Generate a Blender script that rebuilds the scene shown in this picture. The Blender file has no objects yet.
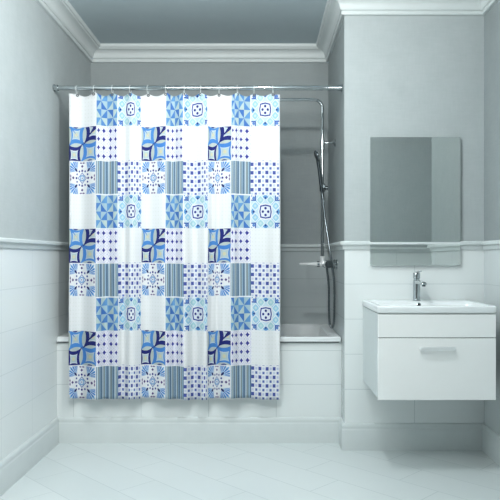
import bpy, bmesh, math, random
from mathutils import Vector, Matrix
random.seed(4)
scene = bpy.context.scene
COL = scene.collection
PI = math.pi

# ------------------------------------------------------------------ layout (metres; camera at the origin of the plan)
XL = -1.215      # left wall
XN = 0.470       # niche right wall / edge of vanity wall
XR = 1.266       # right wall
YB = 4.500       # niche back wall
YT = 3.760       # tiled bath front
YV = 3.620       # vanity wall
YC = 2.450       # end of right wall (recess corner)
XE = 2.300       # far side of recess
YE = 1.200       # recess wall facing the mirror
XF = 0.950       # rear part of the right side
YR = -1.600      # rear of the room
ZC = 2.580       # ceiling
EYE = 1.098

# ------------------------------------------------------------------ node expression helper
def srgb(r, g, b):
    def f(c):
        c /= 255.0
        return c/12.92 if c <= 0.04045 else ((c+0.055)/1.055)**2.4
    return (f(r), f(g), f(b), 1.0)

class E:
    nt = None
    def __init__(s, sock): s.s = sock
    @staticmethod
    def op(o, *a):
        n = E.nt.nodes.new('ShaderNodeMath'); n.operation = o
        for i, x in enumerate(a):
            if isinstance(x, E): E.nt.links.new(x.s, n.inputs[i])
            else: n.inputs[i].default_value = float(x)
        return E(n.outputs[0])
    def __add__(s, o): return E.op('ADD', s, o)
    __radd__ = __add__
    def __sub__(s, o): return E.op('SUBTRACT', s, o)
    def __rsub__(s, o): return E.op('SUBTRACT', o, s)
    def __mul__(s, o): return E.op('MULTIPLY', s, o)
    __rmul__ = __mul__
    def __truediv__(s, o): return E.op('DIVIDE', s, o)
    def __lt__(s, o): return E.op('LESS_THAN', s, o)
    def __gt__(s, o): return E.op('GREATER_THAN', s, o)
    def __abs__(s): return E.op('ABSOLUTE', s)
    def __pow__(s, o): return E.op('POWER', s, o)
    def floor(s): return E.op('FLOOR', s)
    def fract(s): return E.op('FRACT', s)
    def mod(s, m): return E.op('FLOORED_MODULO', s, m)
    def sin(s): return E.op('SINE', s)
def mx(a, b): return E.op('MAXIMUM', a, b)
def mn(a, b): return E.op('MINIMUM', a, b)
def hyp(a, b): return (a*a + b*b) ** 0.5
def inv(a): return 1.0 - a
def lerp(a, b, t): return a + (b - a)*t if isinstance(a, E) else (b - a)*t + a
def mixc(base, col, mask):
    n = E.nt.nodes.new('ShaderNodeMix'); n.data_type = 'RGBA'
    E.nt.links.new(mask.s, n.inputs[0])
    for i, c in ((6, base), (7, col)):
        if isinstance(c, tuple): n.inputs[i].default_value = c
        else: E.nt.links.new(c, n.inputs[i])
    return n.outputs[2]

def new_mat(name, rough=0.5, metal=0.0, color=None, spec=0.5):
    m = bpy.data.materials.new(name); m.use_nodes = True
    b = m.node_tree.nodes['Principled BSDF']
    b.inputs['Roughness'].default_value = rough
    b.inputs['Metallic'].default_value = metal
    b.inputs['Specular IOR Level'].default_value = spec
    if color: b.inputs['Base Color'].default_value = color
    E.nt = m.node_tree
    return m, b
def noise(scale, detail=3, vec=None, rough=0.5):
    n = E.nt.nodes.new('ShaderNodeTexNoise'); n.inputs['Scale'].default_value = scale
    n.inputs['Detail'].default_value = detail; n.inputs['Roughness'].default_value = rough
    if vec: E.nt.links.new(vec, n.inputs['Vector'])
    return E(n.outputs['Fac'])
def position():
    g = E.nt.nodes.new('ShaderNodeNewGeometry'); s = E.nt.nodes.new('ShaderNodeSeparateXYZ')
    E.nt.links.new(g.outputs['Position'], s.inputs[0])
    return g.outputs['Position'], E(s.outputs[0]), E(s.outputs[1]), E(s.outputs[2])
def vec_scale(v, sx, sy, sz):
    m = E.nt.nodes.new('ShaderNodeMapping'); m.inputs['Scale'].default_value = (sx, sy, sz)
    E.nt.links.new(v, m.inputs['Vector']); return m.outputs[0]
def bump(b, height, strength, dist=0.002):
    n = E.nt.nodes.new('ShaderNodeBump'); n.inputs['Strength'].default_value = strength
    n.inputs['Distance'].default_value = dist
    E.nt.links.new(height.s, n.inputs['Height']); E.nt.links.new(n.outputs[0], b.inputs['Normal'])

# ------------------------------------------------------------------ setting materials
PLASTER_A, PLASTER_B = srgb(168, 176, 177), srgb(181, 188, 189)
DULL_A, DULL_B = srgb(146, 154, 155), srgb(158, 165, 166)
TILE, GROUT = srgb(226, 231, 231), srgb(196, 204, 205)
def wall_mat(name, axis, off, split=1.165, TILE=TILE, GROUT=GROUT, PA=PLASTER_A, PB=PLASTER_B):
    m, b = new_mat(name, 0.5)
    P, x, y, z = position()
    u = x if axis == 'x' else y
    # linen-like plaster above the rail
    n1 = noise(9, 4, vec_scale(P, 1, 1, 1))
    n2 = noise(60, 2, vec_scale(P, 0.25, 0.25, 2.2))
    n3 = noise(60, 2, vec_scale(P, 2.2, 2.2, 0.25))
    f = (n1*0.5 + n2*0.35 + n3*0.35 - 0.32)*1.6
    pl = mixc(PA, PB, f)
    # white wall tiles below it
    gz = abs(((z - 0.144)/0.2 + 0.5).fract() - 0.5)*0.2
    gu = abs(((u - off)/0.4 + 0.5).fract() - 0.5)*0.4
    g = mn(gz, gu) < 0.0016
    til = mixc(TILE, GROUT, g)
    low = z < split
    c = mixc(pl, til, low)
    E.nt.links.new(c, b.inputs['Base Color'])
    r = lerp(0.75, 0.22, low)
    E.nt.links.new(r.s, b.inputs['Roughness'])
    h = inv(g)*low + inv(low)*(n2 + n3)*0.25
    bump(b, h, 0.35, 0.0012)
    return m
M_wx = wall_mat('wall_along_x', 'x', XN)
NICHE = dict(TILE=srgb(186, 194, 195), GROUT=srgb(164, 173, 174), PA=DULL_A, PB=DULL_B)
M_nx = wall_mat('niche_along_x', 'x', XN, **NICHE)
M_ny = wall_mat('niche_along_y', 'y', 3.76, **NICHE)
M_wr = wall_mat('right_wall_shaded_along_y', 'y', 3.76, GROUT=srgb(190, 198, 199), TILE=srgb(206, 212, 213), PA=srgb(140, 148, 149), PB=srgb(152, 159, 160))  # same plaster and tiles, darkened to paint in the shade on this wall
M_wt = wall_mat('bath_front_tiles', 'x', 0.084)
M_wy = wall_mat('wall_along_y', 'y', 3.76, GROUT=srgb(211, 218, 218))

m, b = new_mat('ceiling_paint', 0.8); P, x, y, z = position()
n = noise(6, 3, P); E.nt.links.new(mixc(srgb(184, 198, 203), srgb(192, 204, 209), n), b.inputs['Base Color']); M_ceil = m
m, b = new_mat('trim_paint', 0.45); P, x, y, z = position()
n = noise(14, 2, P); E.nt.links.new(mixc(srgb(205, 212, 212), srgb(213, 219, 219), n), b.inputs['Base Color']); M_trim = m

m, b = new_mat('floor_tiles', 0.25); P, x, y, z = position()
c1, c2 = x + y, x - y
g1 = abs(((c1 - 2.0)/0.30 + 0.5).fract() - 0.5)*0.30
g2 = abs(((c2 + 2.45)/0.90 + (((c1 - 2.0)/0.30).floor()*0.3333) + 0.5).fract() - 0.5)*0.90
g = mn(g1, g2) < 0.0026
cell = ((c1 - 2.0)/0.30).floor()
var = (cell*12.9898).sin().fract()*0.5 + noise(3, 4, P)*0.5
base = mixc(srgb(208, 216, 216), srgb(220, 226, 226), var)
E.nt.links.new(mixc(base, srgb(194, 203, 204), g), b.inputs['Base Color'])
bump(b, inv(g), 0.3, 0.001); M_floor = m

def plain(name, rgb, rough, metal=0.0, spec=0.5, vary=6, nscale=20):
    m, b = new_mat(name, rough, metal, None, spec)
    P, x, y, z = position()
    n = noise(nscale, 2, P)
    a = tuple(max(0, c - vary) for c in rgb); d = tuple(min(255, c + vary) for c in rgb)
    E.nt.links.new(mixc(srgb(*a), srgb(*d), n), b.inputs['Base Color'])
    return m
M_chrome = plain('chrome', (186, 192, 194), 0.06, 1.0)
M_chrome_dark = plain('dark_chrome', (120, 128, 132), 0.18, 1.0)
M_acrylic = plain('bath_acrylic', (228, 232, 233), 0.15, vary=2)
M_ceramic = plain('basin_ceramic', (238, 242, 243), 0.10, vary=1)
M_lacquer = plain('cabinet_lacquer', (241, 243, 242), 0.16, vary=1)
M_side = plain('cabinet_side', (208, 216, 216), 0.3, vary=2)
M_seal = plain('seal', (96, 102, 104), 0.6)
M_dark = plain('dark_gap', (38, 42, 44), 0.6)
M_glass = plain('mirror_silver', (230, 234, 231), 0.015, 1.0, vary=0)
M_medge = plain('mirror_edge', (176, 190, 190), 0.25, 0.3)
M_ring = plain('clear_ring_plastic', (222, 229, 230), 0.2)
M_brushed = plain('brushed_metal', (246, 248, 248), 0.28, 0.55)
M_rubber = plain('nozzle_rubber', (60, 66, 70), 0.6)

# ------------------------------------------------------------------ curtain motif materials (per-tile UV 0..1, v downwards)
NAVY, BLUE, LBLUE = srgb(44, 56, 136), srgb(84, 140, 208), srgb(140, 196, 232)
AQUA, SAGE, WHITE = srgb(178, 218, 228), srgb(196, 212, 206), srgb(247, 249, 251)
DYE = 0.77
_srgb = srgb
def srgb(r, g, b):
    c = _srgb(r, g, b); return (c[0]*DYE, c[1]*DYE, c[2]*DYE, 1.0)
NAVY, BLUE, LBLUE, AQUA, SAGE, WHITE = [(c[0]*DYE, c[1]*DYE, c[2]*DYE, 1.0) for c in (NAVY, BLUE, LBLUE, AQUA, SAGE, WHITE)]
def motif(name, fn):
    m, b = new_mat('curtain_' + name, 0.75, spec=0.2)
    uv = E.nt.nodes.new('ShaderNodeUVMap'); uv.uv_map = 'tile'
    s = E.nt.nodes.new('ShaderNodeSeparateXYZ'); E.nt.links.new(uv.outputs[0], s.inputs[0])
    u, v = E(s.outputs[0]), E(s.outputs[1])
    c = fn(u, v)
    # thin white seam round each tile
    if isinstance(c, tuple): b.inputs['Base Color'].default_value = c
    else: E.nt.links.new(c, b.inputs['Base Color'])
    return m
def edge(u, v, c, w=0.018):
    e = mn(mn(u, inv(u)), mn(v, inv(v))) < w
    return mixc(c, WHITE, e)
def f_white(u, v):
    a, d = (u*9).fract() - 0.5, (v*9).fract() - 0.5
    return mixc(WHITE, srgb(240, 243, 242), hyp(a, d) < 0.2)
def f_pinwheel(u, v):
    U, V = u*4, v*4
    i, j = U.floor().mod(2), V.floor().mod(2)
    a, d = U.fract(), V.fract()
    ur, ll = a > d, d > a
    lr, ul = (a + d) > 1.0, (a + d) < 1.0
    top = ur*inv(i) + lr*i
    bot = ul*inv(i) + ll*i
    mk = top*inv(j) + bot*j
    tone = (U.floor()*3 + V.floor()*5).mod(4)/3.0
    blue = mixc(srgb(72, 122, 196), srgb(104, 158, 212), tone)
    pale = mixc(srgb(196, 216, 214), srgb(176, 204, 216), abs((U.floor() + V.floor()*2).mod(3) - 1))
    return edge(u, v, mixc(pale, blue, mk))
def f_ornate(u, v):
    x, y = abs(u - 0.5), abs(v - 0.5)
    c = mixc(srgb(206, 230, 244), srgb(150, 202, 234), (abs(x - y) < 0.035)*(x > 0.2))
    # petals in a white lattice
    for (px, py, k) in ((0.17, 0.345, AQUA), (0.345, 0.17, srgb(166, 212, 236))):
        d = abs(x - px)*0.8 + abs(y - py)*0.8 + hyp(x - px, y - py)*0.5
        c = mixc(c, srgb(240, 246, 250), d < 0.185)
        c = mixc(c, k, d < 0.145)
        c = mixc(c, srgb(206, 230, 236), d < 0.06)
    # side points
    c = mixc(c, srgb(96, 158, 216), (abs(x - 0.43) + y*0.8) < 0.075)
    c = mixc(c, srgb(96, 158, 216), (abs(y - 0.43) + x*0.8) < 0.075)
    c = mixc(c, NAVY, hyp(x - 0.40, y) < 0.03)
    c = mixc(c, NAVY, hyp(x, y - 0.40) < 0.03)
    # corner squares
    q = mx(0.5 - x, 0.5 - y)
    c = mixc(c, srgb(60, 92, 176), q < 0.18)
    c = mixc(c, WHITE, q < 0.14)
    c = mixc(c, srgb(96, 140, 206), (abs(x - 0.40) + abs(y - 0.40)) < 0.06)
    c = mixc(c, BLUE, q < 0.055)
    # middle square
    q = mx(x, y)*0.8 + (x + y)*0.18
    c = mixc(c, WHITE, q < 0.235)
    c = mixc(c, srgb(54, 70, 158), q < 0.205)
    c = mixc(c, srgb(236, 242, 250), q < 0.165)
    c = mixc(c, NAVY, (hyp(x - 0.09, y) < 0.04))
    c = mixc(c, NAVY, (hyp(x, y - 0.10) < 0.04))
    return edge(u, v, c)
def f_bold(u, v):
    def star(cx, cy, h, k):
        a, d = abs(u - cx)/h, abs(v - cy)/h
        hi, lo = mx(a, d), mn(a, d)
        return (hi - lo*lo*k + (a*d)*0.12)
    def point(cx, cy, h):
        a, d = (u - cx)/h, (v - cy)/h
        return (abs(a + d)*0.7071) ** 0.72 + (abs(a - d)*0.7071) ** 0.72
    c = mixc(srgb(196, 208, 204), srgb(216, 224, 220), star(0.5, 0.5, 0.2, 0.4) < 0.5)
    for (cx, cy, h, ox, oy, dark, line) in (
            (0.30, 0.26, 0.29, -0.035, -0.03, srgb(82, 146, 218), srgb(206, 222, 232)),
            (0.76, 0.71, 0.29, 0.035, 0.03, srgb(78, 140, 216), srgb(206, 222, 232)),
            (0.86, 0.19, 0.28, 0.040, -0.040, srgb(36, 44, 122), srgb(226, 234, 240)),
            (0.20, 0.80, 0.28, -0.012, 0.02, srgb(36, 44, 122), srgb(226, 234, 240))):
        c = mixc(c, dark, star(cx, cy, h, 0.46) < 0.74)
        i1 = point(cx + ox, cy + oy, h); i2 = i1
        c = mixc(c, line, i1 < 0.84)
        c = mixc(c, srgb(190, 210, 212), i2 < 0.71)
        c = mixc(c, srgb(222, 216, 182), hyp(u - cx - ox, v - cy - oy) < 0.055)
    # dark slivers on the top and bottom edges of the blue cells
    s1 = hyp((u - 0.25)*1.0, (v - 0.0)*2.2) < 0.09
    s2 = hyp((u - 0.78)*1.0, (v - 1.0)*2.2) < 0.09
    return mixc(mixc(c, NAVY, s1), NAVY, s2)
def f_diamond(u, v):
    a, d = abs((u*4).fract() - 0.5), abs((v*4).fract() - 0.5)
    c = mixc(srgb(246, 246, 252), srgb(208, 212, 240), abs(hyp(a, d) - 0.44) < 0.035)
    c = mixc(c, srgb(206, 208, 238), (0.5 - a + 0.5 - d) < 0.14)
    return mixc(c, srgb(62, 68, 158), ((a ** 0.75) + (d ** 0.75)) < 0.45)
def f_snow(u, v):
    x, y = abs(u - 0.5), abs(v - 0.5)
    t, s = (x + y)*0.7071, abs(x - y)*0.7071
    c = WHITE
    k = t - 0.275
    rr = hyp(k, s)
    lobe = ((s/mx(k, 0.001))*3.2 + 0.5).fract()
    tip = 0.375 - abs(lobe - 0.5)*0.16 - s*0.25
    leaf = (k > 0.05)*(rr < tip)*(s < k*1.3)*(mx(x, y) < 0.475)*(abs(lobe - 0.5) < 0.37)
    c = mixc(c, mixc(srgb(84, 146, 214), srgb(140, 190, 234), (rr*22).sin() > 0.2), leaf)
    c = mixc(c, srgb(34, 44, 110), hyp((t - 0.335)*0.75, s*1.5) < 0.05)
    hi, lo = mx(x, y), mn(x, y)
    c = mixc(c, srgb(92, 72, 132), (abs(hi - 0.35) + lo*0.9) < 0.045)
    c = mixc(c, srgb(110, 84, 140), (abs(hi - 0.445)*1.6 + abs(lo - 0.05)*0.7) < 0.04)
    c = mixc(c, srgb(66, 62, 138), hyp(hi - 0.22, lo) < 0.035)
    c = mixc(c, srgb(74, 84, 158), hyp(hi - 0.20, lo - 0.11) < 0.03)
    r = hyp(x, y)
    dm = x + y
    c = mixc(c, srgb(134, 146, 196), abs(dm - 0.155) < 0.02)
    c = mixc(c, srgb(140, 182, 224), abs(r - 0.075) < 0.022)
    return mixc(c, srgb(80, 110, 180), r < 0.022)
def f_stripes(u, v):
    p = (u*4.0 + 0.2).fract()
    c = mixc(srgb(110, 140, 166), srgb(206, 222, 232), (p > 0.36)*(p < 0.56))
    c = mixc(c, srgb(150, 162, 164), (p > 0.58)*(p < 0.80))
    c = mixc(c, srgb(176, 204, 222), p > 0.88)
    c = mixc(c, srgb(88, 112, 146), p < 0.10)
    e = mn(v, inv(v)) < 0.02
    return mixc(c, WHITE, e)
def f_squares(u, v):
    U, V = u*4, v*4
    a, d = abs((U + 0.3).fract() - 0.5), abs(V.fract() - 0.4)
    a2, d2 = abs((U + 0.8).fract() - 0.5), abs((V + 0.5).fract() - 0.4)
    c = mixc(srgb(246, 248, 253), srgb(204, 214, 240), mx(a2, d) < 0.14)
    c = mixc(c, srgb(210, 220, 240), mx(a, d2) < 0.14)
    c = mixc(c, srgb(76, 90, 168), mx(a, d) < 0.205)
    return mixc(c, srgb(96, 116, 186), mx(a2, d2) < 0.15)
M_tiles = [motif('white', f_white), motif('pinwheel', f_pinwheel), motif('ornate', f_ornate),
           motif('bold', f_bold), motif('diamond', f_diamond), motif('white_b', f_white),
           motif('snow', f_snow), motif('stripes', f_stripes), motif('squares', f_squares)]

srgb = _srgb
# ------------------------------------------------------------------ object helpers
def obj(name, bm, mat, parent=None, smooth=True, bevel=0.0, segs=2):
    me = bpy.data.meshes.new(name)
    bmesh.ops.recalc_face_normals(bm, faces=bm.faces)
    bm.to_mesh(me); bm.free()
    for mm in (mat if isinstance(mat, list) else [mat]): me.materials.append(mm)
    o = bpy.data.objects.new(name, me); COL.objects.link(o)
    if parent: o.parent = parent; o.location = -parent.location if False else (0, 0, 0); o.matrix_parent_inverse = parent.matrix_world.inverted() if False else Matrix.Translation(-parent.location)
    if bevel:
        md = o.modifiers.new('bevel', 'BEVEL'); md.width = bevel; md.segments = segs
        md.limit_method = 'ANGLE'; md.angle_limit = math.radians(40)
        md.harden_normals = False
    if smooth:
        for p in me.polygons: p.use_smooth = True
        try: me.set_sharp_from_angle(angle=math.radians(38))
        except Exception: pass
    return o
def tag(o, label=None, cat=None, group=None, kind=None):
    if label: o['label'] = label
    if cat: o['category'] = cat
    if group: o['group'] = group
    if kind: o['kind'] = kind
    return o
def thing(name, loc, label, cat, group=None):
    o = bpy.data.objects.new(name, None); COL.objects.link(o)
    o.location = loc; o.empty_display_size = 0.05
    return tag(o, label, cat, group)
def struct(name, bm, mat, smooth=False, bevel=0):
    return tag(obj(name, bm, mat, None, smooth, bevel), kind='structure')

def box(bm, x0, x1, y0, y1, z0, z1):
    v = [bm.verts.new((x, y, z)) for z in (z0, z1) for y in (y0, y1) for x in (x0, x1)]
    for f in ((0, 1, 3, 2), (4, 6, 7, 5), (0, 4, 5, 1), (2, 3, 7, 6), (0, 2, 6, 4), (1, 5, 7, 3)):
        bm.faces.new([v[i] for i in f])
    return bm
def B(*a): return box(bmesh.new(), *a)
def lathe(bm, base, axis, prof, n=24):
    """prof: list of (radius, distance along axis)"""
    axis = Vector(axis).normalized(); base = Vector(base)
    t = Vector((0, 0, 1)) if abs(axis.z) < 0.9 else Vector((1, 0, 0))
    a = axis.cross(t).normalized(); c = axis.cross(a)
    rings = []
    for r, h in prof:
        if r < 1e-6: rings.append([bm.verts.new(base + axis*h)])
        else: rings.append([bm.verts.new(base + axis*h + (a*math.cos(2*PI*k/n) + c*math.sin(2*PI*k/n))*r) for k in range(n)])
    for p, q in zip(rings, rings[1:]):
        for k in range(n):
            k2 = (k + 1) % n
            if len(p) == 1 and len(q) == 1: continue
            if len(p) == 1: bm.faces.new((p[0], q[k], q[k2]))
            elif len(q) == 1: bm.faces.new((p[k], p[k2], q[0]))
            else: bm.faces.new((p[k], p[k2], q[k2], q[k]))
    return bm
def cyl(bm, p, q, r, n=20, r2=None, ch=0.0):
    p, q = Vector(p), Vector(q); L = (q - p).length; r2 = r if r2 is None else r2
    prof = [(0, 0), (max(r - ch, 1e-4), 0)] + ([(r, ch)] if ch else []) + ([(r2, L - ch)] if ch else []) + [(max(r2 - ch, 1e-4), L), (0, L)]
    return lathe(bm, p, q - p, prof, n)
def catmull(pts, sub=8):
    P = [Vector(p) for p in pts]; P = [P[0]*2 - P[1]] + P + [P[-1]*2 - P[-2]]
    out = []
    for i in range(1, len(P) - 2):
        for k in range(sub):
            t = k/sub
            out.append(0.5*((2*P[i]) + (P[i+1] - P[i-1])*t + (2*P[i-1] - 5*P[i] + 4*P[i+1] - P[i+2])*t*t + (3*P[i] - P[i-1] - 3*P[i+1] + P[i+2])*t**3))
    out.append(P[-2]); return out
def tube(bm, pts, r, n=12, closed=False):
    pts = [Vector(p) for p in pts]; N = len(pts)
    rad = r if isinstance(r, list) else [r]*N
    def tan(i):
        if closed: return (pts[(i+1) % N] - pts[i-1]).normalized()
        return (pts[min(i+1, N-1)] - pts[max(i-1, 0)]).normalized()
    t0 = tan(0); up = Vector((0, 0, 1)) if abs(t0.z) < 0.9 else Vector((1, 0, 0))
    nrm = t0.cross(up).normalized(); rings = []
    for i in range(N):
        t = tan(i); nrm = (nrm - t*nrm.dot(t)).normalized(); bn = t.cross(nrm)
        rings.append([bm.verts.new(pts[i] + (nrm*math.cos(2*PI*k/n) + bn*math.sin(2*PI*k/n))*rad[i]) for k in range(n)])
    pairs = list(zip(rings, rings[1:])) + ([(rings[-1], rings[0])] if closed else [])
    for p, q in pairs:
        for k in range(n): bm.faces.new((p[k], p[(k+1) % n], q[(k+1) % n], q[k]))
    if not closed: bm.faces.new(rings[0]); bm.faces.new(rings[-1])
    return bm

# ------------------------------------------------------------------ shell
T = 0.10
struct('floor', B(XL - T, XE + T, YR, YB + T, -0.05, 0.0), M_floor)
struct('ceiling', B(XL - T, XE + T, YR, YB + T, ZC, ZC + 0.05), M_ceil)
struct('wall_left', B(XL - T, XL, YR, YB + T, 0, ZC), M_wy)
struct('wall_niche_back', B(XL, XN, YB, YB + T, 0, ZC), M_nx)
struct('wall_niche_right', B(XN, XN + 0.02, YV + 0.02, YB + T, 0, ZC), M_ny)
bm = bmesh.new()   # pier between bath niche and vanity: one solid block of wall
box(bm, XN, XR + T, YV, YV + 0.02, 0, ZC)
box(bm, XN + 0.02, XR + T, YV + 0.02, YB + T, 0, ZC)
struct('wall_vanity', bm, M_wx)
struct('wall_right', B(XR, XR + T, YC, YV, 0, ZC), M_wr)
struct('wall_recess_near', B(XR + T, XE, YC, YC + T, 0, ZC), M_wx)
struct('wall_recess_side', B(XE, XE + T, YE - T, YC + T, 0, ZC), M_wy)
struct('wall_recess_front', B(XF, XE, YE - T, YE, 0, ZC), M_wx)
struct('wall_rear_right', B(XF, XF + T, YR, YE - T, 0, ZC), M_wy)
struct('wall_bath_front', B(XL, XN, YT, YT + 0.06, 0, 0.598), M_wt)

# ------------------------------------------------------------------ mouldings (mitred runs along the walls)
def run(path, prof):
    """one mitred moulding per path segment; path goes with the room on its right"""
    P = [Vector(p) for p in path]; out = []
    def nr(a, b):
        d = (b - a).normalized(); return Vector((d.y, -d.x))
    for i in range(len(P) - 1):
        a, b_ = P[i], P[i+1]; n = nr(a, b_); ends = []
        for pt, other in ((a, nr(P[i-1], a) if i > 0 else None), (b_, nr(b_, P[i+2]) if i + 2 < len(P) else None)):
            m_ = n if other is None else (n + other)/(1 + n.dot(other))
            ends.append((pt, m_))
        bm = bmesh.new()
        r = [[bm.verts.new((pt.x + m_.x*o, pt.y + m_.y*o, z)) for o, z in prof] for pt, m_ in ends]
        K = len(prof)
        for k in range(K): bm.faces.new((r[0][k], r[0][(k+1) % K], r[1][(k+1) % K], r[1][k]))
        bm.faces.new(r[0]); bm.faces.new(r[1])
        out.append(bm)
    return out
corn = [(0, 2.474), (0.016, 2.474), (0.019, 2.478), (0.019, 2.492), (0.016, 2.496), (0.024, 2.498), (0.028, 2.504), (0.030, 2.512)]
for k in range(1, 7):
    a = k/6*PI/2
    corn.append((0.030 + 0.042*(1 - math.cos(a)), 2.512 + 0.036*math.sin(a)))
corn += [(0.078, 2.550), (0.080, 2.556), (0.090, 2.558), (0.094, 2.564), (0.094, ZC), (0, ZC)]
rail = [(0, 1.140), (0.008, 1.140), (0.011, 1.144), (0.011, 1.158), (0.013, 1.162), (0.022, 1.165), (0.026, 1.170), (0.026, 1.182), (0.022, 1.187), (0, 1.189)]
base = [(0, 0), (0.018, 0), (0.018, 0.112), (0.0172, 0.116), (0.0150, 0.119), (0.0146, 0.126), (0.0156, 0.130), (0.0145, 0.142), (0.010, 0.149), (0, 0.151)]
wall_path = [(XL, YR), (XL, YB), (XN, YB), (XN, YV), (XR, YV), (XR, YC), (XE, YC), (XE, YE), (XF, YE), (XF, YR)]
base_path = [(XL, YR), (XL, YT), (XN, YT), (XN, YV), (XR, YV), (XR, YC), (XE, YC), (XE, YE), (XF, YE), (XF, YR)]
n_trim = 0
for prof in (corn, rail):
    for bm in run(wall_path, prof):
        n_trim += 1; struct('trim_%d' % n_trim, bm, M_trim, smooth=True)
for bm, side in zip(run(base_path, base), ('left', 'bath_front', 'niche_return', 'vanity', 'right', 'recess_near', 'recess_side', 'recess_front', 'rear_right')):
    struct('baseboard_' + side, bm, M_trim, smooth=True)

# ------------------------------------------------------------------ bathtub
def rrect(cx, cy, hx, hy, r, n=8):
    pts = []
    for (sx, sy, a0) in ((1, 1, 0), (-1, 1, 90), (-1, -1, 180), (1, -1, 270)):
        for k in range(n + 1):
            a = math.radians(a0 + 90*k/n)
            pts.append((cx + sx*(hx - r) + r*math.cos(a), cy + sy*(hy - r) + r*math.sin(a)))
    return pts
tub = thing('bathtub', (-0.378, 4.12, 0.0), 'white built-in bathtub in the niche behind the patterned shower curtain', 'bathtub')
def loft(bm, loops, cap=True):
    rs = [[bm.verts.new(p) for p in L] for L in loops]
    for p, q in zip(rs, rs[1:]):
        for k in range(len(p)): bm.faces.new((p[k], p[(k+1) % len(p)], q[(k+1) % len(p)], q[k]))
    if cap: bm.faces.new(rs[-1])
    return rs
bx0, bx1, by0, by1 = XL + 0.003, XN - 0.003, 3.738, YB - 0.003
cx, cy, hx, hy = (bx0 + bx1)/2, (by0 + by1)/2, (bx1 - bx0)/2, (by1 - by0)/2
def L3(cx, cy, hx, hy, r, z): return [(a, b_, z) for a, b_ in rrect(cx, cy, hx, hy, r)]
bm = bmesh.new()
loft(bm, [L3(cx, cy, hx, hy, 0.008, 0.600), L3(cx, cy, hx, hy, 0.008, 0.620), L3(cx, cy, hx - 0.006, hy - 0.006, 0.010, 0.627),
          L3(cx, cy, hx - 0.055, hy - 0.050, 0.10, 0.627), L3(cx, cy, hx - 0.066, hy - 0.061, 0.11, 0.620),
          L3(cx, cy, hx - 0.075, hy - 0.070, 0.12, 0.590), L3(cx - 0.01, cy, hx - 0.115, hy - 0.100, 0.15, 0.34),
          L3(cx - 0.02, cy, hx - 0.15, hy - 0.13, 0.16, 0.24), L3(cx - 0.02, cy, hx - 0.22, hy - 0.18, 0.14, 0.205)])
obj('tub_shell', bm, M_acrylic, tub)
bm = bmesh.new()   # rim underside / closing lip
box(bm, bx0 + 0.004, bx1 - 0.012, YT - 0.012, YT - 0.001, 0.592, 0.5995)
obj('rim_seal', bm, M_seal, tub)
bm = bmesh.new(); lathe(bm, (cx + hx - 0.093, cy, 0.50), (-1, 0, 0.12), [(0, 0.016), (0.03, 0.014), (0.034, 0.008), (0.034, 0)], 24)
obj('overflow_plate', bm, M_chrome, tub)
bm = bmesh.new(); lathe(bm, (cx + hx - 0.36, cy, 0.206), (0, 0, 1), [(0.035, 0), (0.034, 0.004), (0.02, 0.006), (0, 0.006)], 24)
obj('drain', bm, M_chrome, tub)

# ------------------------------------------------------------------ curtain rod
YROD, ZROD = 3.700, 2.083
rod = thing('curtain_rod', (-0.378, YROD, ZROD), 'straight chrome shower curtain rod spanning the niche from wall to wall', 'curtain rod')
bm = bmesh.new(); cyl(bm, (XL + 0.004, YROD, ZROD), (XN - 0.004, YROD, ZROD), 0.0135, 20)
obj('rod_tube', bm, M_chrome, rod)
for xx, d in ((XL, 1), (XN, -1)):
    bm = bmesh.new(); lathe(bm, (xx + d*0.0005, YROD, ZROD), (d, 0, 0), [(0, 0), (0.021, 0), (0.021, 0.007), (0.018, 0.010), (0.018, 0.026), (0, 0.026)], 28)
    obj('end_flange', bm, M_chrome, rod)

# ------------------------------------------------------------------ shower curtain
# (position along the rod, fabric coordinate in 0.2 m tiles); 0.01 m steps measured off the hanging curtain
S = 171.6
ux = [(69, 0), (82, .5), (96, 1), (98.5, 1.125), (103.8, 1.375), (111, 1.625), (116, 1.875), (118, 2), (128, 2.35), (134, 2.65), (141.3, 3),
      (153, 3.5), (165.5, 4), (175, 4.5), (183.6, 5), (193.5, 5.35), (203, 5.68), (207.7, 6), (214.5, 6.35), (220, 6.65), (231, 7),
      (236, 7.375), (241, 7.625), (247, 7.875), (251, 8), (265.5, 8.5), (280, 9)]
ux = [((p - 262)/S, t) for p, t in ux]
def x_of(t):
    for (x0, t0), (x1, t1) in zip(ux, ux[1:]):
        if t <= t1 + 1e-9: return x0 + (x1 - x0)*(t - t0)/(t1 - t0)
    return ux[-1][0]
turn = [(69, 0.0), (80, 1), (97, -1), (107, .35), (117, -.55), (124, .5), (131, -.8), (149, .9), (166, -.55), (174, .35), (183, -.9), (194, .75), (205, -.85),
        (212, .3), (217, .8), (225, -.1), (233, -.85), (241, .1), (250, .65), (266, -.25), (275, .2), (280, 0)]
turn = [((p - 262)/S, a) for p, a in turn]
def fold(x):
    for (x0, a0), (x1, a1) in zip(turn, turn[1:]):
        if x <= x1 + 1e-9:
            k = (x - x0)/(x1 - x0); k = (1 - math.cos(PI*max(0, min(1, k))))/2
            return a0 + (a1 - a0)*k
    return turn[-1][1]
ringx = [(p - 262)/S for p in (77, 94.5, 112.5, 130.4, 148, 166, 184, 200.5, 219, 237.5, 254, 273)]
ZTOP, ZBOT = 2.055, 0.272
HT = (ZTOP - ZBOT)/9
def sag(x):
    for a, b_ in zip(ringx, ringx[1:]):
        if a <= x <= b_: return 0.020*math.sin(PI*(x - a)/(b_ - a))**1.0
    return 0.010 if x > ringx[-1] else 0.004
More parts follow.
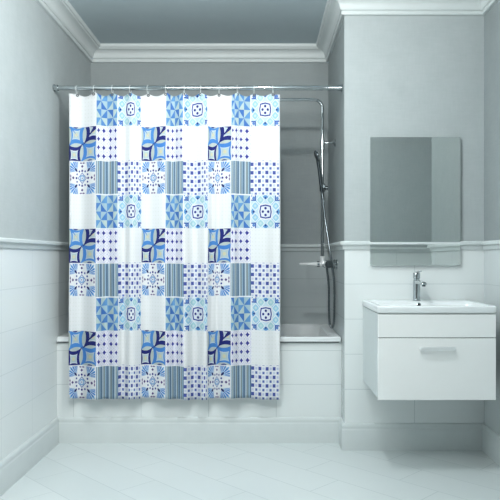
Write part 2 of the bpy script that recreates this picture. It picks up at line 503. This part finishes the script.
def curt(t, w):
    """t: tiles along, w: 0 top .. 1 bottom"""
    x = x_of(t)
    amp = 0.019 + 0.012*min(1, w*1.6) + 0.016*w*w
    f2 = fold(x + 0.005*math.sin(w*3 + x*9))
    k = w*9
    if k < 1: zz = (ZTOP - sag(x))*(1 - k) + (ZTOP - HT)*k
    else: zz = ZTOP - HT*k
    zz += -0.007*fold(x)*max(0, w - 0.75)*4 - 0.003*math.sin(x*11)*w
    dy = f2*amp - 0.014*min(1, w*1.5)
    return Vector((x*(1 + dy/YROD) + 0.002*math.sin(w*5 + t*2), YROD + dy, zz))
NU, NV, NT = 14, 8, 9
bm = bmesh.new(); uvl = bm.loops.layers.uv.new('tile')
rows = [[bm.verts.new(curt(i/NU, j/(NV*NT))) for i in range(NU*NT + 1)] for j in range(NV*NT + 1)]
for j in range(NV*NT):
    for i in range(NU*NT):
        # top row stays flush with the scalloped edge, so the motif is cut by the hem
        f = bm.faces.new((rows[j][i], rows[j][i+1], rows[j+1][i+1], rows[j+1][i]))
        ti, tj = i//NU, j//NV
        f.material_index = (tj % 3)*3 + (ti % 3)
        for lp, (a, b_) in zip(f.loops, ((0, 0), (1, 0), (1, 1), (0, 1))):
            vv = (j % NV + b_)/NV
            if tj == 0: vv = max(0.0, (ZTOP - lp.vert.co.z)/HT)   # the scalloped top hem cuts into the motif
            lp[uvl].uv = ((i % NU + a)/NU, vv)
me = bpy.data.meshes.new('shower_curtain'); bm.to_mesh(me); bm.free()
for mm in M_tiles: me.materials.append(mm)
for p in me.polygons: p.use_smooth = True
curtain = thing('shower_curtain', (-0.5, YROD, ZBOT), 'white shower curtain with blue patchwork tile print hanging from the chrome rod', 'curtain')
cl = bpy.data.objects.new('curtain_cloth', me); COL.objects.link(cl); cl.parent = curtain
cl.matrix_parent_inverse = Matrix.Translation(-curtain.location)
sol = cl.modifiers.new('thickness', 'SOLIDIFY'); sol.thickness = 0.0012; sol.offset = 0
for k, xx in enumerate(ringx):
    # eyelet near the top hem
    yy = YROD + fold(xx)*0.017
    bm = bmesh.new(); c = Vector((xx, yy, ZTOP - 0.012))
    tube(bm, [c + Vector((0.006*math.cos(a), -0.003, 0.006*math.sin(a))) for a in [2*PI*i/16 for i in range(16)]], 0.0026, 8, True)
    obj('eyelet', bm, M_seal, curtain)
ordn = ['first', 'second', 'third', 'fourth', 'fifth', 'sixth', 'seventh', 'eighth', 'ninth', 'tenth', 'eleventh', 'twelfth']
def ring_mesh():
    bm = bmesh.new()
    pts = []
    for i in range(28):
        a = 2*PI*i/28
        pts.append((0.0, 0.0165*math.sin(a), (0.031 if math.cos(a) < 0 else 0.0185)*math.cos(a)))
    tube(bm, pts, 0.0014, 8, True)
    me = bpy.data.meshes.new('curtain_ring'); bm.to_mesh(me); bm.free(); me.materials.append(M_ring)
    for p in me.polygons: p.use_smooth = True
    return me
ring0 = bpy.data.objects.new('curtain_ring', ring_mesh()); COL.objects.link(ring0)
for k, xx in enumerate(ringx):
    o = ring0
    if k: o = ring0.copy(); COL.objects.link(o)
    o.location = (xx, YROD, ZROD - 0.0025); o.rotation_euler = (0, 0, math.radians(random.uniform(-14, 14)))
    if k == 0: lab = 'small clear curtain ring on the chrome rod, nearest the left wall'
    elif k == 11: lab = 'small clear curtain ring on the chrome rod, nearest the shower pipe'
    else: lab = 'small clear curtain ring on the chrome rod, %s from the left wall' % ordn[k]
    tag(o, lab, 'curtain ring', 'curtain rings along the chrome rod')

# ------------------------------------------------------------------ shower column on the niche's right wall
XS, YS = 0.386, 4.06
ZM = 1.053
col = thing('shower_column', (XN, YS, ZM), 'chrome shower column with overhead arm and mixer on the right niche wall', 'shower')
bm = bmesh.new(); cyl(bm, (XS, YS, ZM + 0.01), (XS, YS, 1.80), 0.0105, 16); obj('riser_pipe', bm, M_chrome, col)
bm = bmesh.new()
arm = [(XS, YS, 1.80), (XS, YS, 2.049)] + [(XS - 0.055 + 0.055*math.cos(a), YS, 2.049 + 0.055*math.sin(a)) for a in [PI/2*k/8 for k in range(1, 9)]] + [(0.02, YS, 2.104)]
arm += [(0.02 - 0.035*math.sin(a), YS, 2.104 - 0.035*(1 - math.cos(a))) for a in [PI/2*k/6 for k in range(1, 7)]] + [(-0.015, YS, 2.049)]
tube(bm, arm, 0.0095, 14); obj('overhead_arm', bm, M_chrome, col)
bm = bmesh.new(); lathe(bm, (-0.015, YS, 2.06), (0, 0, -1), [(0, 0), (0.018, 0), (0.022, 0.012), (0.10, 0.018), (0.105, 0.022), (0.105, 0.028), (0.10, 0.031), (0, 0.031)], 36)
rh = obj('rain_head', bm, M_chrome, col)
bm = bmesh.new(); lathe(bm, (-0.015, YS, 2.0285), (0, 0, -1), [(0.088, 0), (0.086, 0.002), (0, 0.002)], 32); obj('nozzle_plate', bm, M_rubber, rh)
bm = bmesh.new(); cyl(bm, (XS, YS, 1.78), (XS, YS, 1.82), 0.014, 18, ch=0.002); obj('pipe_collar', bm, M_chrome, col)
bm = bmesh.new(); cyl(bm, (XS, YS, 1.827), (XN - 0.006, YS, 1.827), 0.007, 14)
lathe(bm, (XN - 0.0005, YS, 1.827), (-1, 0, 0), [(0, 0), (0.024, 0), (0.024, 0.006), (0.018, 0.010), (0, 0.010)], 24)
lathe(bm, (XS, YS, 1.812), (0, 0, 1), [(0.0108, 0), (0.016, 0), (0.016, 0.030), (0.0108, 0.030)], 20)
obj('wall_bracket', bm, M_chrome, col)
# slider that carries the hand shower
bm = bmesh.new(); cyl(bm, (XS, YS, 1.515), (XS, YS, 1.565), 0.019, 20, ch=0.003)
cyl(bm, (XS, YS - 0.015, 1.54), (XS, YS - 0.045, 1.545), 0.013, 16, ch=0.002)
sl = obj('slider', bm, M_chrome, col)
bm = bmesh.new(); cyl(bm, (XS + 0.018, YS, 1.54), (XS + 0.036, YS, 1.54), 0.012, 16, ch=0.002); obj('slider_knob', bm, M_chrome_dark, sl)
# bar mixer
YM0, YM1, XM = 3.90, 4.16, 0.412
bm = bmesh.new(); cyl(bm, (XM, YM0 + 0.04, ZM), (XM, YM1 - 0.04, ZM), 0.021, 24, ch=0.003)
cyl(bm, (XS, YS, ZM), (XS, YS, ZM + 0.05), 0.015, 18, ch=0.002)
mix = obj('mixer_body', bm, M_brushed, col)
for ya, yb in ((YM0, YM0 + 0.039), (YM1 - 0.039, YM1)):
    bm = bmesh.new(); cyl(bm, (XM, ya, ZM), (XM, yb, ZM), 0.024, 20, ch=0.003)
    for k in range(10):
        a = 2*PI*k/10; c = Vector((XM + 0.0235*math.cos(a), 0, ZM + 0.0235*math.sin(a)))
        cyl(bm, (c.x, ya + 0.004, c.z), (c.x, yb - 0.004, c.z), 0.0022, 6)
    obj('control_knob', bm, M_chrome_dark, mix)
for ya in (3.97, 4.10):
    bm = bmesh.new(); cyl(bm, (XM + 0.015, ya, ZM), (XN - 0.008, ya, ZM), 0.012, 16)
    lathe(bm, (XN - 0.0005, ya, ZM), (-1, 0, 0), [(0, 0), (0.031, 0), (0.031, 0.005), (0.024, 0.011), (0, 0.011)], 24)
    obj('wall_union', bm, M_chrome, mix)
# flat spout tapering towards the bath
bm = bmesh.new()
loops = []
for xx, hw, z0, z1 in ((0.385, 0.016, 1.040, 1.068), (0.355, 0.017, 1.041, 1.066), (0.30, 0.017, 1.046, 1.063), (0.25, 0.016, 1.048, 1.061), (0.240, 0.014, 1.049, 1.059)):
    loops.append([(xx, YS - hw, z0 + 0.003), (xx, YS - hw + 0.004, z0), (xx, YS + hw - 0.004, z0), (xx, YS + hw, z0 + 0.003),
                  (xx, YS + hw, z1 - 0.003), (xx, YS + hw - 0.004, z1), (xx, YS - hw + 0.004, z1), (xx, YS - hw, z1 - 0.003)])
rs = loft(bm, loops); bm.faces.new(rs[0]); obj('spout', bm, M_brushed, col)
bm = bmesh.new(); cyl(bm, (0.352, YS, ZM), (0.368, YS, ZM), 0.019, 20, ch=0.002); obj('spout_collar', bm, M_chrome_dark, col)

hs = thing('hand_shower', (0.372, YS - 0.04, 1.50), 'chrome hand shower with long looping hose held on the shower pipe', 'hand shower')
p0, p1 = Vector((0.381, YS - 0.040, 1.505)), Vector((0.352, YS - 0.060, 1.715))
bm = bmesh.new(); pts = [p0.lerp(p1, k/10) for k in range(11)]
tube(bm, pts, [0.0085, 0.0105, 0.0115, 0.012, 0.0115, 0.011, 0.0105, 0.0105, 0.011, 0.012, 0.012], 16); obj('handle', bm, M_chrome_dark, hs)
ax = Vector((-0.93, -0.12, -0.30)).normalized(); hc = Vector((0.346, YS - 0.062, 1.735))
bm = bmesh.new(); lathe(bm, hc - ax*0.012, ax, [(0, 0), (0.018, 0.002), (0.032, 0.008), (0.036, 0.013), (0.034, 0.018), (0, 0.018)], 28)
hd = obj('shower_head', bm, M_chrome_dark, hs)
bm = bmesh.new(); lathe(bm, hc + ax*0.0065, ax, [(0.029, 0), (0.028, 0.002), (0, 0.002)], 24); obj('nozzle_plate', bm, M_rubber, hd)
hp = [(0.381, YS - 0.040, 1.505), (0.384, YS - 0.050, 1.44), (0.392, YS - 0.07, 1.34), (0.408, YS - 0.09, 1.22), (0.424, YS - 0.11, 1.10), (0.431, YS - 0.125, 0.95), (0.432, YS - 0.13, 0.80),
      (0.430, YS - 0.13, 0.705), (0.424, YS - 0.125, 0.668), (0.414, YS - 0.115, 0.662), (0.406, YS - 0.105, 0.69), (0.402, YS - 0.095, 0.78), (0.402, YS - 0.085, 0.92), (0.402, YS - 0.08, 1.032)]
hp = [(a + (0.016 if c < 1.0 else 0.004), b_, c) for a, b_, c in hp]
hp = [(0.381, YS - 0.040, 1.505)] + hp[1:]
hp = catmull(hp, 10)
bm = bmesh.new(); tube(bm, hp, [0.0066 + 0.0007*(i % 2) for i in range(len(hp))], 10); obj('hose', bm, M_chrome_dark, hs)

# ------------------------------------------------------------------ mirror
mx0, mx1, mz0, mz1 = 0.612, 1.124, 1.051, 1.778
mir = thing('wall_mirror', (0.868, YV, mz0), 'frameless rectangular mirror on the wall above the washbasin', 'mirror')
bm = B(mx0 + 0.004, mx1 - 0.004, 3.600, YV - 0.027 + 0.0265, mz0 + 0.004, mz1 - 0.004); obj('mirror_backing', bm, M_medge, mir)
bm = B(mx0, mx1, 3.5945, 3.5998, mz0, mz1); obj('mirror_glass', bm, M_glass, mir, smooth=False, bevel=0.002, segs=1)

# ------------------------------------------------------------------ vanity cabinet
vx0, vx1, vy0 = 0.576, 1.160, 3.172
cab = thing('vanity_cabinet', (0.870, 3.40, 0.388), 'white wall-hung vanity cabinet with one wide drawer, under the washbasin', 'cabinet')
bm = bmesh.new()
box(bm, vx0, vx0 + 0.016, vy0, YV, 0.396, 0.816)
box(bm, vx1 - 0.016, vx1, vy0, YV, 0.396, 0.816)
box(bm, vx0 + 0.0165, vx1 - 0.0165, vy0, YV, 0.396, 0.412)
box(bm, vx0 + 0.0165, vx1 - 0.0165, YV - 0.02, YV, 0.4125, 0.816)
box(bm, vx0 + 0.0165, vx1 - 0.0165, vy0 + 0.002, vy0 + 0.02, 0.66, 0.816)
obj('carcass', bm, M_side, cab, smooth=False)
obj('gap_shade', B(vx0 + 0.004, vx1 - 0.004, vy0 - 0.003, vy0 - 0.0005, 0.400, 0.812), M_dark, cab, smooth=False)  # dark sheet behind the fronts, stands in for the shade in their gaps
obj('front_panel', B(vx0 - 0.001, vx1 + 0.001, 3.150, 3.168, 0.6985, 0.8135), M_lacquer, cab, bevel=0.0012)
dr = obj('drawer', B(vx0 - 0.001, vx1 + 0.001, 3.150, 3.168, 0.388, 0.6945), M_lacquer, cab, bevel=0.0012)
bm = bmesh.new()     # bar handle: slightly bowed flat bar on two posts
zc = 0.645; loops = []
for k in range(15):
    t = k/14*2 - 1; xx = 0.8675 + t*0.088
    yy = 3.126 + 0.004*t*t + (0.0 if abs(t) < 0.95 else 0.004); hh = 0.0105 if abs(t) < 0.95 else 0.008
    loops.append([(xx, yy, zc - hh), (xx, yy + 0.007, zc - hh), (xx, yy + 0.007, zc + hh), (xx, yy, zc + hh)])
rs = loft(bm, loops); bm.faces.new(rs[0])
for sx in (-1, 1): cyl(bm, (0.8675 + sx*0.081, 3.133, zc), (0.8675 + sx*0.081, 3.1495, zc), 0.008, 14)
obj('handle', bm, M_brushed, dr, bevel=0.0015)

# ------------------------------------------------------------------ washbasin
bas = thing('washbasin', (0.870, 3.40, 0.818), 'white rectangular ceramic washbasin set on top of the vanity cabinet', 'washbasin')
bm = bmesh.new(); cx, hx = 0.868, 0.2975; y0, y1 = 3.143, YV - 0.001; cy, hy = (y0 + y1)/2, (y1 - y0)/2
zt = 0.855
loft(bm, [L3(cx, cy, hx - 0.012, hy - 0.012, 0.01, 0.8165), L3(cx, cy, hx - 0.004, hy - 0.003, 0.012, 0.820), L3(cx, cy, hx, hy, 0.014, 0.826), L3(cx, cy, hx, hy, 0.014, zt - 0.006), L3(cx, cy, hx - 0.005, hy - 0.005, 0.014, zt),
          L3(cx, 3.306, hx - 0.026, 0.140, 0.03, zt), L3(cx, 3.306, hx - 0.034, 0.133, 0.035, zt - 0.005),
          L3(cx, 3.306, hx - 0.042, 0.127, 0.04, zt - 0.030), L3(cx, 3.306, hx - 0.075, 0.105, 0.06, zt - 0.085), L3(cx, 3.306, hx - 0.13, 0.07, 0.06, zt - 0.105)])
obj('basin_body', bm, M_ceramic, bas)
bm = bmesh.new(); lathe(bm, (0.848, 3.4345, 0.8395), (0, -1, 0.3), [(0.0115, 0), (0.0115, 0.003), (0.008, 0.0035), (0.0075, 0.001), (0, 0.001)], 20); ov = obj('overflow_ring', bm, M_chrome, bas)
bm = bmesh.new(); lathe(bm, (0.848, 3.4345, 0.8395), (0, -1, 0.3), [(0.0075, 0), (0.0075, 0.0036), (0, 0.0036)], 16); obj('overflow_hole', bm, M_dark, ov)
bm = bmesh.new(); lathe(bm, (cx, 3.306, 0.7505), (0, 0, 1), [(0.03, 0), (0.029, 0.003), (0.015, 0.005), (0, 0.005)], 24); obj('drain', bm, M_chrome, bas)

# ------------------------------------------------------------------ faucet
fx, fy = 0.858, 3.525
fau = thing('faucet', (fx, fy, 0.855), 'chrome single-lever mixer tap standing on the back of the washbasin', 'faucet')
bm = bmesh.new(); lathe(bm, (fx, fy, 0.8553), (0, 0, 1), [(0, 0), (0.023, 0), (0.023, 0.004), (0.0205, 0.007), (0.0196, 0.012), (0.0196, 0.112), (0.0188, 0.116), (0, 0.116)], 28)
body = obj('faucet_body', bm, M_chrome, fau)
bm = bmesh.new(); loops = []
for yy, hw, z0, z1 in ((fy - 0.010, 0.015, 0.950, 0.972), (fy - 0.06, 0.015, 0.951, 0.971), (fy - 0.13, 0.014, 0.950, 0.967), (fy - 0.165, 0.013, 0.949, 0.963), (fy - 0.172, 0.010, 0.951, 0.960)):
    loops.append([(fx - hw, yy, z0), (fx + hw, yy, z0), (fx + hw, yy, z1 - 0.003), (fx + hw - 0.003, yy, z1), (fx - hw + 0.003, yy, z1), (fx - hw, yy, z1 - 0.003)])
rs = loft(bm, loops); bm.faces.new(rs[0]); sp = obj('spout', bm, M_chrome, fau, bevel=0.001)
bm = bmesh.new(); cyl(bm, (fx, fy - 0.155, 0.9495), (fx, fy - 0.155, 0.941), 0.010, 18, ch=0.001); obj('aerator', bm, M_chrome_dark, sp)
bm = bmesh.new(); lathe(bm, (fx, fy, 0.9715), (0, 0, 1), [(0, 0), (0.0165, 0), (0.0165, 0.006), (0.0200, 0.008), (0.0200, 0.036), (0.0185, 0.039), (0, 0.040)], 28)
lv = obj('lever_cap', bm, M_chrome, fau)
bm = bmesh.new(); loops = []
for yy, hw, z0, z1 in ((fy + 0.005, 0.010, 1.0115, 1.0175), (fy - 0.03, 0.010, 1.0125, 1.0185), (fy - 0.085, 0.009, 1.018, 1.023), (fy - 0.095, 0.006, 1.019, 1.023)):
    loops.append([(fx - hw, yy, z0), (fx + hw, yy, z0), (fx + hw, yy, z1), (fx - hw, yy, z1)])
rs = loft(bm, loops); bm.faces.new(rs[0]); obj('lever', bm, M_chrome, lv, bevel=0.0015)

# ------------------------------------------------------------------ light
def light(name, kind, loc, energy, color=(1, 1, 1), **kw):
    d = bpy.data.lights.new(name, kind); d.energy = energy; d.color = color
    for k, v in kw.items(): setattr(d, k, v)
    o = bpy.data.objects.new(name, d); COL.objects.link(o); o.location = loc
    return o
light('ceiling_light', 'POINT', (0.02, 2.40, 2.47), 41, (0.985, 1.0, 0.985), shadow_soft_size=0.04)
a = light('room_light', 'AREA', (-0.55, 1.45, 2.16), 30, (0.985, 1.0, 0.985), shape='RECTANGLE', size=0.9, size_y=0.45)
a.rotation_euler = (math.radians(76), 0, math.radians(38))
a = light('side_light', 'AREA', (0.72, 1.55, 2.16), 14, (0.985, 1.0, 0.985), shape='RECTANGLE', size=0.4, size_y=0.4)
a.rotation_euler = (math.radians(78), 0, math.radians(68))
w = bpy.data.worlds.new('world'); scene.world = w; w.use_nodes = True
bg = w.node_tree.nodes['Background']; bg.inputs[0].default_value = (0.85, 0.91, 0.92, 1); bg.inputs[1].default_value = 0.16

# ------------------------------------------------------------------ camera
cd = bpy.data.cameras.new('camera'); cam = bpy.data.objects.new('camera', cd); COL.objects.link(cam)
cam.location = (0, 0, EYE); cam.rotation_euler = (PI/2, 0, 0)
cd.sensor_width = 36; cd.lens = 635/500*36
cd.shift_x = -0.024; cd.shift_y = 0.014
cd.clip_start = 0.05
scene.camera = cam
scene.view_settings.view_transform = 'Standard'
scene.view_settings.look = 'None'
scene.view_settings.exposure = 0.0
